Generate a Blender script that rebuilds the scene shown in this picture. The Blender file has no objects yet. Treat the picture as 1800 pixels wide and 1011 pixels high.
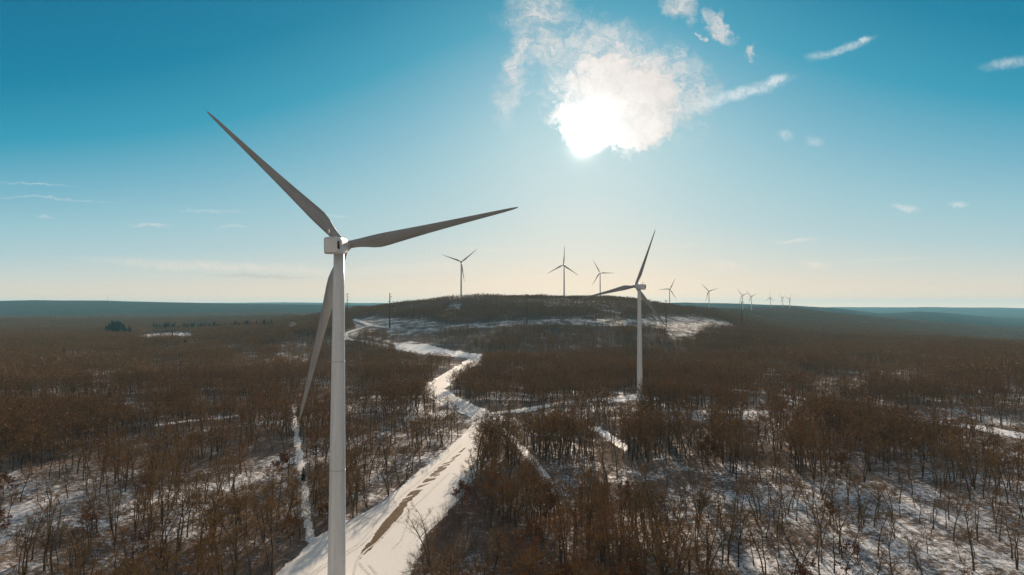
import bpy, math, random
import numpy as np
from mathutils import Matrix, Vector

random.seed(7)
RNG = np.random.default_rng(11)
R = math.radians
C = bpy.context.scene.collection
scene = bpy.context.scene

# ------------------------------------------------------------------ camera
F, PITCH, CZ = 1200.0, math.atan(34.5 / 1200.0), 63.5
cd = bpy.data.cameras.new('camera'); cam = bpy.data.objects.new('camera', cd); C.objects.link(cam)
cam.location = (0, 0, CZ); cam.rotation_euler = (math.pi / 2 + PITCH, 0, 0)
cd.sensor_width = 36; cd.lens = 24; cd.clip_start = 0.5; cd.clip_end = 60000
scene.camera = cam
sP, cP = math.sin(PITCH), math.cos(PITCH)

def proj(x, y, z):
    z = z - CZ
    d = np.maximum(y * cP + z * sP, 1e-3)
    return 900 + F * x / d, 505.5 - F * (z * cP - y * sP) / d

def ray(px, py):
    cx, q = (px - 900) / F, (505.5 - py) / F
    return np.array([cx, cP - q * sP, sP + q * cP])

# ------------------------------------------------------------------ noise
def vnoise(x, y, seed=0):
    xi, yi = np.floor(x).astype(np.int64), np.floor(y).astype(np.int64)
    fx, fy = x - xi, y - yi
    fx, fy = fx * fx * (3 - 2 * fx), fy * fy * (3 - 2 * fy)
    def hsh(i, j):
        n = (i * 374761393 + j * 668265263 + seed * 974634777) & 0xFFFFFFFF
        n = ((n ^ (n >> 13)) * 1274126177) & 0xFFFFFFFF
        return ((n ^ (n >> 16)) & 0xFFFFFF) / 16777215.0
    a, b, c, d = hsh(xi, yi), hsh(xi + 1, yi), hsh(xi, yi + 1), hsh(xi + 1, yi + 1)
    return (a * (1 - fx) + b * fx) * (1 - fy) + (c * (1 - fx) + d * fx) * fy

def fbm(x, y, seed=0, o=4):
    s, a, t = 0, 0.5, 0
    for k in range(o):
        s = s + a * vnoise(x * 2 ** k, y * 2 ** k, seed + k); t += a; a *= 0.5
    return s / t

def sstep(a, b, x):
    t = np.clip((x - a) / (b - a), 0, 1)
    return t * t * (3 - 2 * t)

# ------------------------------------------------------------------ terrain
def prof(px, pts):
    return np.interp(px, [p[0] for p in pts], [p[1] for p in pts])

HILL = [(150, 0), (350, 6), (450, 16), (520, 24), (560, 32), (600, 43), (640, 52), (680, 60), (740, 68), (800, 73), (880, 77),
        (950, 79), (1060, 78), (1100, 75), (1150, 65), (1200, 53), (1250, 43), (1290, 29), (1340, 13), (1400, 3), (1460, 0)]
MID = [(-300, 8), (0, 9), (250, 10), (400, 16), (500, 25), (560, 22), (700, 10), (900, -30), (1300, -200), (3000, -300)]
RIGHT = [(900, 0), (1000, 10), (1100, 30), (1200, 43), (1300, 50), (1397, 48), (1494, 15), (1605, -16), (1800, -64), (2000, -90), (2600, -110)]
FAR = [(-1500, 110), (-200, 120), (0, 123), (60, 131), (190, 128), (310, 113), (420, 97), (560, 86), (650, 82), (800, 75), (1050, 85), (1150, 95),
       (1200, 102), (1300, 95), (1383, 84), (1467, 54), (1515, 20), (1550, 2), (1580, 12), (1612, 26), (1655, 12), (1700, -14), (1750, -44), (1790, -56), (1850, -62), (2000, -80), (3000, -80)]
LAST = [(-1500, 100), (0, 120), (450, 138), (750, 134), (900, 105), (1200, 75), (1400, 60), (1494, 54), (1633, 54), (1800, 32), (2000, 15), (3000, 0)]
FIX = []

def terrain(X, Y, fix=True):
    X = np.asarray(X, float); Y = np.asarray(Y, float)
    d = np.hypot(X, Y)
    Yc = np.maximum(Y, 1.0)
    px = np.where(Y > 1, 900 + 1200 * X / Yc, np.where(X > 0, 3000, -1500))
    px = np.clip(px, -1500, 3000)
    base = -72 * sstep(1300, 1950, px) * sstep(900, 3300, d)
    base = base + (fbm(X / 150, Y / 150, 3, 3) - 0.5) * 3.5 * sstep(120, 400, d) + (fbm(X / 520, Y / 520, 5, 2) - .5) * 9 * sstep(500, 1500, d)
    s = (Y - 820) / 600
    up = 0.5 * np.clip(s, 0, 1) + 0.5 * sstep(0, 1, s)
    down = 1 - sstep(1900, 2700, Y)
    hz = prof(px, HILL) * up * down * (1 + 0.085 * sstep(1420, 2000, Y))
    hz = hz + (fbm(X / 90, Y / 90, 9, 3) - .5) * 9 * up * down * np.clip(prof(px, HILL) / 60, 0, 1) * sstep(900, 1100, Y) * (1 - sstep(1300, 1400, Y) * .7)
    h = np.maximum(base + 0.0, 0) * 0 + base
    h = h + hz
    def ridge(P, y0, yc, y1, amp, lam, seed):
        p = np.where(Y < yc, sstep(y0, yc, Y), 1 - sstep(yc, y1, Y))
        z = prof(px, P) + amp * (fbm(X / lam, Y / lam, seed, 4) - .5)
        return base + (z - base) * p, p
    def smax(a, b, k):
        t = np.clip(0.5 + 0.5 * (a - b) / k, 0, 1)
        return b * (1 - t) + a * t + k * t * (1 - t)
    for P, y0, yc, y1, amp, lam, seed, k in ((MID, 1700, 2600, 3400, 5, 300, 21, 4), (RIGHT, 1900, 3500, 4600, 10, 500, 31, 5),
                                             (FAR, 3300, 6500, 8500, 26, 1300, 41, 6), (LAST, 9000, 12500, 15000, 60, 2200, 51, 6)):
        r, p = ridge(P, y0, yc, y1, amp, lam, seed)
        h = np.where(p > 0, smax(r, h, k) * np.minimum(p * 20, 1) + h * (1 - np.minimum(p * 20, 1)), h)
    if fix:
        for x, y, dz, rad in FIX:
            h = h + dz * np.exp(-((X - x) ** 2 + (Y - y) ** 2) / rad ** 2)
    return h

def ground(px, py, dmin=60, dmax=20000):
    """first terrain point along the line of sight through a photo point"""
    r = ray(px, py); r = r / math.hypot(r[0], r[1])
    d = np.geomspace(dmin, dmax, 3000)
    z = terrain(r[0] * d, r[1] * d)
    below = np.nonzero(CZ + r[2] * d <= z)[0]
    k = below[0] if len(below) else len(d) - 1
    a, b = d[max(k - 1, 0)], d[k]
    dd = np.linspace(a, b, 40); zz = terrain(r[0] * dd, r[1] * dd)
    bl = np.nonzero(CZ + r[2] * dd <= zz)[0]
    q = dd[bl[0]] if len(bl) else b
    return np.array([r[0] * q, r[1] * q, float(terrain(r[0] * q, r[1] * q))])

# ------------------------------------------------------------------ node helpers
def new_mat(name):
    m = bpy.data.materials.new(name); m.use_nodes = True
    nt = m.node_tree; nt.nodes.clear()
    return m, nt

class NT:
    def __init__(s, nt): s.nt = nt
    def n(s, typ, **kw):
        o = s.nt.nodes.new(typ)
        ins = kw.pop('ins', {})
        for k, v in kw.items(): setattr(o, k, v)
        for k, v in ins.items(): s.put(o.inputs[k], v)
        return o
    def put(s, sock, v):
        if isinstance(v, bpy.types.NodeSocket): s.nt.links.new(v, sock)
        else: sock.default_value = v
    def m(s, op, a, b=None, c=None, clamp=False):
        o = s.nt.nodes.new('ShaderNodeMath'); o.operation = op; o.use_clamp = clamp
        s.put(o.inputs[0], a)
        if b is not None: s.put(o.inputs[1], b)
        if c is not None: s.put(o.inputs[2], c)
        return o.outputs[0]
    def vm(s, op, a, b=None, sc=None):
        o = s.nt.nodes.new('ShaderNodeVectorMath'); o.operation = op
        s.put(o.inputs[0], a)
        if b is not None: s.put(o.inputs[1], b)
        if sc is not None: s.put(o.inputs['Scale'], sc)
        return o.outputs['Value'] if op in ('LENGTH', 'DOT_PRODUCT', 'DISTANCE') else o.outputs[0]
    def rng(s, v, a, b, c=0.0, d=1.0, smooth=True):
        o = s.nt.nodes.new('ShaderNodeMapRange'); o.interpolation_type = 'SMOOTHSTEP' if smooth else 'LINEAR'
        s.put(o.inputs[0], v); s.put(o.inputs[1], a); s.put(o.inputs[2], b); s.put(o.inputs[3], c); s.put(o.inputs[4], d)
        return o.outputs[0]
    def mix(s, f, a, b, blend='MIX'):
        o = s.nt.nodes.new('ShaderNodeMix'); o.data_type = 'RGBA'; o.blend_type = blend
        s.put(o.inputs[0], f)
        for i, v in ((6, a), (7, b)):
            s.put(o.inputs[i], (*v, 1) if isinstance(v, tuple) and len(v) == 3 else v)
        return o.outputs[2]
    def noise(s, vec, scale, detail=5, rough=0.55, dist=0.0):
        o = s.n('ShaderNodeTexNoise', ins={'Vector': vec, 'Scale': scale, 'Detail': detail, 'Roughness': rough, 'Distortion': dist})
        return o.outputs[0]
    def ramp(s, f, pts):
        o = s.nt.nodes.new('ShaderNodeValToRGB'); e = o.color_ramp.elements
        e[0].position, e[0].color = pts[0][0], (*pts[0][1], 1)
        e[1].position, e[1].color = pts[-1][0], (*pts[-1][1], 1)
        for p, c in pts[1:-1]:
            q = e.new(p); q.color = (*c, 1)
        s.put(o.inputs[0], f)
        return o.outputs[0]
    def scale(s, vec, sc):
        return s.n('ShaderNodeMapping', ins={'Vector': vec, 'Scale': sc}).outputs[0]
    def out(s, col, rough=0.8, spec=0.2, normal=None, metal=0.0):
        b = s.n('ShaderNodeBsdfPrincipled')
        s.put(b.inputs['Base Color'], (*col, 1) if isinstance(col, tuple) and len(col) == 3 else col)
        s.put(b.inputs['Roughness'], rough); b.inputs['Specular IOR Level'].default_value = spec; b.inputs['Metallic'].default_value = metal
        if normal is not None: s.nt.links.new(normal, b.inputs['Normal'])
        o = s.n('ShaderNodeOutputMaterial'); s.nt.links.new(b.outputs[0], o.inputs[0])
        return b
    def bump(s, h, strength, dist):
        return s.n('ShaderNodeBump', ins={'Height': h, 'Strength': strength, 'Distance': dist}).outputs[0]
    def pos(s): return s.n('ShaderNodeNewGeometry').outputs['Position']
    def attr(s, name, kind='GEOMETRY', which='Fac'):
        return s.n('ShaderNodeAttribute', attribute_name=name, attribute_type=kind).outputs[which]

# ------------------------------------------------------------------ sun and sky
SUN_PX = (1024, 256)
sd = ray(*SUN_PX); sd = sd / np.linalg.norm(sd)
SUN_EL = math.asin(sd[2]); SUN_AZ = math.atan2(sd[0], sd[1])
EXPOSURE = 1.0
K = 2 ** EXPOSURE
sl = bpy.data.lights.new('sun', 'SUN'); sun = bpy.data.objects.new('sun', sl); C.objects.link(sun)
sl.energy = 4.7; sl.angle = R(0.6); sl.color = (1.0, 0.80, 0.60)
sun.rotation_euler = Vector((-sd[0], -sd[1], -sd[2])).to_track_quat('-Z', 'Y').to_euler()
sun.location = (0, 0, 400)

def build_world():
    w = bpy.data.worlds.new('World'); scene.world = w; w.use_nodes = True
    nt = w.node_tree; nt.nodes.clear(); g = NT(nt)
    d = g.vm('NORMALIZE', g.n('ShaderNodeTexCoord').outputs['Generated'])
    xyz = g.n('ShaderNodeSeparateXYZ', ins={0: d})
    x, y, z = xyz.outputs
    yy = g.m('MAXIMUM', y, 0.04)
    u, v = g.m('DIVIDE', x, yy), g.m('DIVIDE', z, yy)
    # physical sky
    sky = g.n('ShaderNodeTexSky', sky_type='NISHITA', sun_disc=False, sun_elevation=SUN_EL, sun_rotation=SUN_AZ,
              altitude=400, air_density=1.0, dust_density=0.6, ozone_density=2.0)
    phys = g.mix(1.0, sky.outputs[0], (0.10, 0.10, 0.10), 'MULTIPLY')
    # angle from the sun in degrees
    cosang = g.vm('DOT_PRODUCT', d, (float(sd[0]), float(sd[1]), float(sd[2])))
    ang = g.m('MULTIPLY', g.m('ARCCOSINE', g.m('MINIMUM', g.m('MAXIMUM', cosang, -1.0), 1.0)), 180 / math.pi)
    el = g.m('MAXIMUM', z, 0.0)
    fac = g.m('ADD', 1.0, g.m('MULTIPLY', g.rng(ang, 5.0, 45.0, -0.35, 0.75, False), 1.0))
    wv = g.m('MULTIPLY', el, fac)
    grad = g.ramp(wv, SKYRAMP)
    behind = g.rng(ang, 50.0, 110.0)
    grad = g.mix(behind, grad, SKYBACK)
    col = g.mix(0.025, grad, g.mix(1.0, phys, (K, K, K), 'MULTIPLY'))
    # aureole of the sun
    gl = g.m('ADD', g.m('MULTIPLY', g.m('EXPONENT', g.m('MULTIPLY', ang, -1 / 0.36)), 4.5),
             g.m('MULTIPLY', g.m('EXPONENT', g.m('MULTIPLY', ang, -1 / 8.0)), 0.15))
    glow = g.mix(1.0, (1.2, 1.0, 0.80), g.n('ShaderNodeCombineXYZ', ins={0: gl, 1: gl, 2: gl}).outputs[0], 'MULTIPLY')
    col = g.mix(1.0, col, glow, 'ADD')
    # clouds, drawn on the celestial sphere around the northern horizon
    uv0 = g.n('ShaderNodeCombineXYZ', ins={0: u, 1: v, 2: 0.0}).outputs[0]
    nz = g.n('ShaderNodeTexNoise', ins={'Vector': uv0, 'Scale': 22.0, 'Detail': 6.0, 'Roughness': 0.6}).outputs['Color']
    nz2 = g.n('ShaderNodeTexNoise', ins={'Vector': uv0, 'Scale': 70.0, 'Detail': 4.0, 'Roughness': 0.6}).outputs['Color']
    wob = g.vm('ADD', g.vm('SCALE', g.vm('SUBTRACT', nz, (0.5, 0.5, 0.5)), sc=0.075), g.vm('SCALE', g.vm('SUBTRACT', nz2, (0.5, 0.5, 0.5)), sc=0.028))
    uvw = g.vm('ADD', uv0, wob)
    uvs = g.vm('ADD', uv0, g.vm('SCALE', wob, sc=0.22))
    def uvof(px, py):
        r = ray(px, py); return r[0] / r[1], r[2] / r[1]
    def ell(px, py, a, b, rot, lo, hi, vec):
        q = uvof(px, py)
        mp = g.n('ShaderNodeMapping', vector_type='TEXTURE', ins={'Vector': vec, 'Location': (q[0], q[1], 0), 'Rotation': (0, 0, R(rot)), 'Scale': (a / F, b / F, 1)})
        s2 = g.n('ShaderNodeSeparateXYZ', ins={0: mp.outputs[0]})
        ln = g.m('SQRT', g.m('ADD', g.m('POWER', s2.outputs[0], 2.0), g.m('POWER', s2.outputs[1], 2.0)))
        return g.rng(ln, hi, lo)
    def mx(l):
        o = l[0]
        for k in l[1:]: o = g.m('MAXIMUM', o, k)
        return o
    # fine wisps: stretched noise
    st = g.n('ShaderNodeMapping', ins={'Vector': uvw, 'Rotation': (0, 0, R(35)), 'Scale': (22, 110, 1)}).outputs[0]
    wis = g.noise(st, 1.0, 6, 0.65)
    puff = g.noise(uvw, 26.0, 8, 0.62)
    core = mx([ell(1094, 160, 172, 118, -10, 0.10, 1.2, uvw), ell(1000, 208, 64, 44, -28, 0.2, 1.15, uvw), ell(1122, 234, 92, 44, 6, 0.3, 1.1, uvw), ell(1038, 240, 50, 40, -15, 0.3, 1.1, uvs)])
    raw = core
    core = g.rng(g.m('ADD', core, g.m('ADD', g.m('MULTIPLY', g.m('SUBTRACT', puff, .5), 1.0), g.m('MULTIPLY', g.m('SUBTRACT', wis, .5), .8))), .12, .86)
    core = g.m('MULTIPLY', core, g.rng(raw, 0.0, .22))
    rim = mx([ell(1215, 155, 60, 56, 20, 0.2, 1.1, uvw), ell(1080, 95, 135, 62, -22, 0.2, 1.15, uvw)])
    rim = g.m('MULTIPLY', rim, g.rng(puff, 0.38, 0.62, 0.15, 1.0))
    veil = mx([ell(975, 92, 52, 100, 38, 0.1, 1.1, uvw), ell(918, 95, 26, 115, -8, 0.1, 1.1, uvw), ell(945, 25, 78, 55, 0, 0.1, 1.1, uvw), ell(905, 130, 34, 105, -12, 0.1, 1.1, uvw)])
    veil = g.m('MULTIPLY', veil, g.rng(g.m('MULTIPLY', g.m('ADD', wis, puff), 0.5), 0.34, 0.64, 0.12, 0.85))
    small = mx([ell(1195, 8, 40, 36, -30, 0.2, 1.1, uvw), ell(1262, 46, 20, 42, 28, 0.2, 1.1, uvw), ell(1320, 90, 14, 22, 10, 0.1, 1.1, uvw),
                ell(1232, 62, 10, 8, 0, 0.1, 1.1, uvw)])
    small = g.m('MULTIPLY', small, g.rng(puff, 0.33, 0.6, 0.3, 0.85))
    big = mx([core, g.m('MULTIPLY', rim, 0.85), veil, small])
    thin = []
    for px, py, a, b, rot, k in ((1295, 166, 105, 10, 17, .8), (1358, 144, 34, 8, 20, .85), (1482, 85, 60, 6.5, 20, .6), (1518, 70, 16, 5, 17, .75), (1440, 97, 24, 7, 5, .4),
                                 (1775, 111, 55, 9, 8, .42), (1382, 238, 15, 8, -5, .45), (1434, 249, 18, 8, -8, .32), (1593, 367, 27, 6, -6, .6),
                                 (1686, 361, 22, 3.5, -2, .55), (1434, 466, 30, 5.5, -2, .8), (1268, 467, 48, 8, -3, .75), (1398, 423, 42, 3.2, 4, .6),
                                 (1150, 462, 80, 4, 3, .3), (262, 396, 40, 3, -4, .4), (410, 399, 34, 2.5, -1, .3), (370, 371, 66, 2.5, -2, .25),
                                 (60, 324, 75, 1.8, -5, .3), (90, 349, 120, 1.8, -3, .28), (590, 379, 22, 1.8, -5, .35), (80, 381, 16, 2, 0, .3),
                                 (380, 468, 250, 8, -2.5, .55), (760, 470, 200, 9, 2, .45), (560, 478, 130, 5, -2, .5), (1050, 470, 110, 6, 2, .45), (1180, 432, 90, 3, 1, .3), (1340, 500, 120, 5, -1, .35), (1560, 455, 90, 3, 2, .25), (880, 440, 120, 4, -2, .3)):
        thin.append(g.m('MULTIPLY', ell(px, py, a * 1.15, b * 1.5, rot, 0.1, 1.1, uvs), k))
    thin = g.m('MULTIPLY', mx(thin), g.rng(g.noise(uvs, 90.0, 5, 0.7), 0.3, 0.62, 0.35, 1.0))
    # light through the cloud: forward scattering falls off with the angle from the sun
    br = g.m('ADD', 0.80, g.m('MULTIPLY', g.m('EXPONENT', g.m('MULTIPLY', ang, -1 / 2.3)), 1.6))
    br = g.m('MULTIPLY', br, g.rng(puff, .3, .7, .90, 1.06))
    ccol = g.mix(1.0, g.mix(g.rng(ang, 3.0, 9.0), (1.0, .97, .93), (1.0, .93, .88)), g.n('ShaderNodeCombineXYZ', ins={0: br, 1: br, 2: br}).outputs[0], 'MULTIPLY')
    col = g.mix(big, col, ccol)
    tcol = g.mix(g.rng(v, 0.06, 0.2), (0.88, 0.78, 0.66), (0.80, 0.84, 0.85))
    col = g.mix(thin, col, tcol)
    grey = ell(455, 487, 130, 4.5, -2, 0.1, 1.1, uvs)
    col = g.mix(g.m('MULTIPLY', grey, 0.35), col, (0.50, 0.47, 0.43))
    bg = g.n('ShaderNodeBackground', ins={'Color': col, 'Strength': 1.0 / K})
    o = g.n('ShaderNodeOutputWorld'); nt.links.new(bg.outputs[0], o.inputs[0])
    w.cycles.sampling_method = 'MANUAL'; w.cycles.sample_map_resolution = 2048

SKYRAMP = [(0.0, (1.22, .88, .66)), (.008, (.95, .765, .61)), (.018, (.89, .705, .56)), (.034, (.79, .67, .555)), (.06, (.63, .645, .60)), (.105, (.44, .59, .625)), (.16, (.32, .54, .61)),
           (.23, (.18, .44, .56)), (.32, (.030, .32, .465)), (.43, (.0, .215, .355)), (.6, (.0, .155, .285)), (1.0, (.0, .10, .20))]
SKYBACK = (.36, .35, .34)
build_world()

# ------------------------------------------------------------------ mesh helpers
def mesh_obj(name, V, Fc, mats, parent=None, smooth=False, mi=None, link=True):
    me = bpy.data.meshes.new(name)
    V = np.asarray(V, np.float32)
    me.from_pydata(V.tolist(), [], [tuple(int(i) for i in f) for f in Fc])
    if not isinstance(mats, (list, tuple)): mats = [mats]
    for m in mats: me.materials.append(m)
    if mi is not None: me.polygons.foreach_set('material_index', np.asarray(mi, np.int32))
    if smooth: me.polygons.foreach_set('use_smooth', np.ones(len(me.polygons), bool))
    me.update()
    o = bpy.data.objects.new(name, me)
    if link: C.objects.link(o)
    if parent: o.parent = parent
    return o

def tag(o, label=None, cat=None, group=None, kind=None):
    for k, v in (('label', label), ('category', cat), ('group', group), ('kind', kind)):
        if v: o[k] = v
    return o

def empty(name, loc, label, cat, group=None, rz=0.0):
    o = bpy.data.objects.new(name, None); C.objects.link(o)
    o.location = loc; o.rotation_euler = (0, 0, rz); o.empty_display_size = 1
    return tag(o, label, cat, group)

def lathe(profile, n=32, cap=True):
    V, Fc = [], []
    for r, z in profile:
        for k in range(n):
            a = 2 * math.pi * k / n
            V.append((r * math.cos(a), r * math.sin(a), z))
    for i in range(len(profile) - 1):
        for k in range(n):
            j = (k + 1) % n
            Fc.append((i * n + k, i * n + j, (i + 1) * n + j, (i + 1) * n + k))
    if cap:
        Fc.append(tuple(range(n - 1, -1, -1))); b = (len(profile) - 1) * n
        Fc.append(tuple(b + k for k in range(n)))
    return V, Fc

def box(cx, cy, cz, sx, sy, sz):
    V = [(cx + a * sx / 2, cy + b * sy / 2, cz + c * sz / 2) for a in (-1, 1) for b in (-1, 1) for c in (-1, 1)]
    Fc = [(0, 1, 3, 2), (4, 6, 7, 5), (0, 4, 5, 1), (2, 3, 7, 6), (0, 2, 6, 4), (1, 5, 7, 3)]
    return V, Fc

def join(*parts):
    V, Fc = [], []
    for v, f in parts:
        b = len(V); V += list(v); Fc += [tuple(b + i for i in q) for q in f]
    return V, Fc

def tube(pts, rads, n=5):
    pts = [np.asarray(p, float) for p in pts]
    V, Fc = [], []
    for i, p in enumerate(pts):
        t = pts[min(i + 1, len(pts) - 1)] - pts[max(i - 1, 0)]
        t = t / (np.linalg.norm(t) + 1e-9)
        a = np.cross(t, (0.13, 1, 0.07) if abs(t[1]) < .9 else (1, 0, 0)); a /= np.linalg.norm(a); b = np.cross(t, a)
        for k in range(n):
            w = 2 * math.pi * k / n
            V.append(tuple(p + rads[i] * (math.cos(w) * a + math.sin(w) * b)))
    for i in range(len(pts) - 1):
        for k in range(n):
            j = (k + 1) % n
            Fc.append((i * n + k, i * n + j, (i + 1) * n + j, (i + 1) * n + k))
    Fc.append(tuple(range(n - 1, -1, -1))); e = (len(pts) - 1) * n
    Fc.append(tuple(e + k for k in range(n)))
    return V, Fc

# ------------------------------------------------------------------ materials
def paint(name, col, dirt=0.25, streak=(0.35, 0.35, 0.05), rough=0.45):
    m, nt = new_mat(name); g = NT(nt)
    p = g.n('ShaderNodeTexCoord').outputs['Object']
    a = g.noise(g.scale(p, streak), 1.0, 6, 0.6)
    b = g.noise(p, 2.5, 4, 0.6)
    f = g.m('MULTIPLY', g.rng(g.m('ADD', g.m('MULTIPLY', a, .7), g.m('MULTIPLY', b, .3)), 0.35, 0.75), dirt)
    c = g.mix(f, col, tuple(q * w for q, w in zip(col, (.52, .48, .42))))
    g.out(c, rough, 0.35)
    return m
M_TOWER = paint('tower_paint', (.78, .78, .77), .5, (1.2, 1.2, .06))
M_NAC = paint('nacelle_paint', (.78, .765, .75), .3, (.4, .4, .4))
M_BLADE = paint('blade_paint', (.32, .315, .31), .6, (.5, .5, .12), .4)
M_HUB = paint('hub_paint', (.62, .60, .58), .5, (.4, .4, .4))
M_DARK = paint('dark_vent', (.02, .018, .016), .2)
M_SEAM = paint('seam_grey', (.42, .42, .41), .3)
M_CONC = paint('concrete', (.45, .44, .42), .4)
M_STEEL = paint('weathered_steel', (.085, .07, .06), .5, (1, 1, .1), .7)
M_INS = paint('insulator_grey', (.25, .26, .27), .3)
M_LAMP = paint('beacon_white', (.75, .73, .68), .2)

def bark_mat():
    m, nt = new_mat('bark'); g = NT(nt)
    t = g.attr('tint', 'INSTANCER')
    n = g.noise(g.pos(), 0.9, 3, .6)
    c = g.ramp(g.m('ADD', g.m('MULTIPLY', t, .7), g.m('MULTIPLY', n, .35)), [(0, (.045, .032, .022)), (.5, (.078, .055, .036)), (1, (.135, .10, .07))])
    g.out(c, .9, .1); return m
def twig_mat(name, cols):
    m, nt = new_mat(name); g = NT(nt)
    t = g.attr('tint', 'INSTANCER')
    n = g.noise(g.scale(g.pos(), (1, .8, .2)), 0.011, 3, .55)
    n2 = g.noise(g.pos(), .4, 2, .5)
    f = g.m('ADD', g.m('ADD', g.m('MULTIPLY', t, .45), g.m('MULTIPLY', g.rng(n, .3, .7, 0, 1, False), .5)), g.m('MULTIPLY', g.m('SUBTRACT', n2, .5), .3))
    g.out(g.ramp(f, cols), .85, .15); return m
M_BARK = bark_mat()
M_TWIG = twig_mat('bare_twigs', [(0, (.105, .070, .034)), (.3, (.200, .116, .042)), (.55, (.228, .126, .036)), (.8, (.238, .106, .036)), (1, (.23, .115, .045))])
M_RUST = twig_mat('rust_leaves', [(0, (.13, .055, .028)), (.5, (.18, .075, .032)), (1, (.22, .10, .045))])
M_BRUSH = twig_mat('brush_twigs', [(0, (.085, .062, .045)), (.4, (.125, .082, .054)), (.7, (.150, .080, .050)), (1, (.18, .112, .068))])
M_PINE = twig_mat('pine_needles', [(0, (.018, .032, .016)), (.5, (.028, .042, .020)), (1, (.045, .055, .026))])

def ground_mat():
    m, nt = new_mat('snowy_forest_floor'); g = NT(nt)
    p = g.pos(); cov = g.attr('cover'); far = g.attr('far')
    pw = g.vm('ADD', p, g.vm('SCALE', g.n('ShaderNodeTexNoise', ins={'Vector': p, 'Scale': .12, 'Detail': 3.0}).outputs['Color'], sc=7.0))
    n1 = g.noise(pw, .05, 6, .62); n2 = g.noise(pw, .55, 6, .7); n3 = g.noise(pw, 2.6, 4, .7)
    f = g.m('ADD', g.m('ADD', g.m('MULTIPLY', n1, .34), g.m('MULTIPLY', n2, .40)), g.m('MULTIPLY', n3, .26))
    thr = g.rng(cov, 0.0, 1.0, 0.60, 0.405, False)
    lit = g.rng(f, g.m('SUBTRACT', thr, .035), g.m('ADD', thr, .06))
    lcol = g.ramp(n3, [(.2, (.055, .036, .024)), (.5, (.115, .072, .045)), (.8, (.20, .135, .09))])
    scol = g.mix(n2, (.76, .77, .80), (.86, .86, .87))
    c = g.mix(g.m('MULTIPLY', lit, .92), scol, lcol)
    fn = g.noise(p, .02, 7, .7)
    fcol = g.ramp(fn, [(.3, (.020, .019, .017)), (.5, (.035, .032, .027)), (.75, (.075, .068, .060))])
    c = g.mix(far, c, fcol)
    h = g.m('ADD', g.m('MULTIPLY', n2, .6), g.m('MULTIPLY', n3, .4))
    b = g.out(c, .8, 0.0, g.bump(h, .6, .3))
    g.put(b.inputs['Specular IOR Level'], g.m('MULTIPLY', g.m('SUBTRACT', 1.0, lit), g.rng(far, 0.0, .3, .12, 0.0))); return m
M_GROUND = ground_mat()

def track_mat():
    m, nt = new_mat('driven_snow'); g = NT(nt)
    p = g.pos(); dirt = g.attr('dirt')
    ua = g.attr('across'); al = g.attr('along')
    n1 = g.noise(p, .25, 6, .6); n2 = g.noise(p, 1.3, 6, .7); n3 = g.noise(p, 5, 4, .7)
    f = g.m('ADD', g.m('MULTIPLY', n1, .5), g.m('MULTIPLY', n2, .5))
    # long thin streaks along the driven direction
    sv = g.n('ShaderNodeCombineXYZ', ins={0: g.m('MULTIPLY', ua, 1.1), 1: g.m('MULTIPLY', al, .045), 2: 0.0}).outputs[0]
    s1 = g.noise(sv, 1.0, 5, .6)
    dm = g.rng(g.m('ADD', g.m('MULTIPLY', dirt, 1.25), g.m('ADD', g.m('MULTIPLY', s1, .45), g.m('MULTIPLY', n2, .45))), .80, .95)
    speck = g.rng(g.m('ADD', g.m('MULTIPLY', f, .5), g.m('MULTIPLY', n3, .5)), .57, .66)
    snow = g.mix(n1, (.70, .68, .65), (.78, .76, .735))
    snow = g.mix(g.m('MULTIPLY', g.rng(s1, .52, .75), .35), snow, (.55, .52, .48))
    c = g.mix(g.m('MULTIPLY', speck, .7), snow, (.25, .19, .14))
    dcol = g.ramp(n2, [(.25, (.042, .021, .006)), (.5, (.078, .040, .011)), (.75, (.16, .092, .035))])
    c = g.mix(dm, c, dcol)
    g.out(c, .85, .04, g.bump(g.m('ADD', n2, g.m('MULTIPLY', s1, 1.5)), .35, .15)); return m
M_TRACK = track_mat()
def rut_mat():
    m, nt = new_mat('wheel_rut_snow'); g = NT(nt)
    n = g.noise(g.pos(), 1.6, 5, .7)
    c = g.ramp(n, [(.3, (.28, .22, .17)), (.45, (.55, .52, .48)), (.6, (.74, .72, .69))])
    g.out(c, .85, .04, g.bump(n, .4, .1)); return m
M_RUT = rut_mat()

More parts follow.
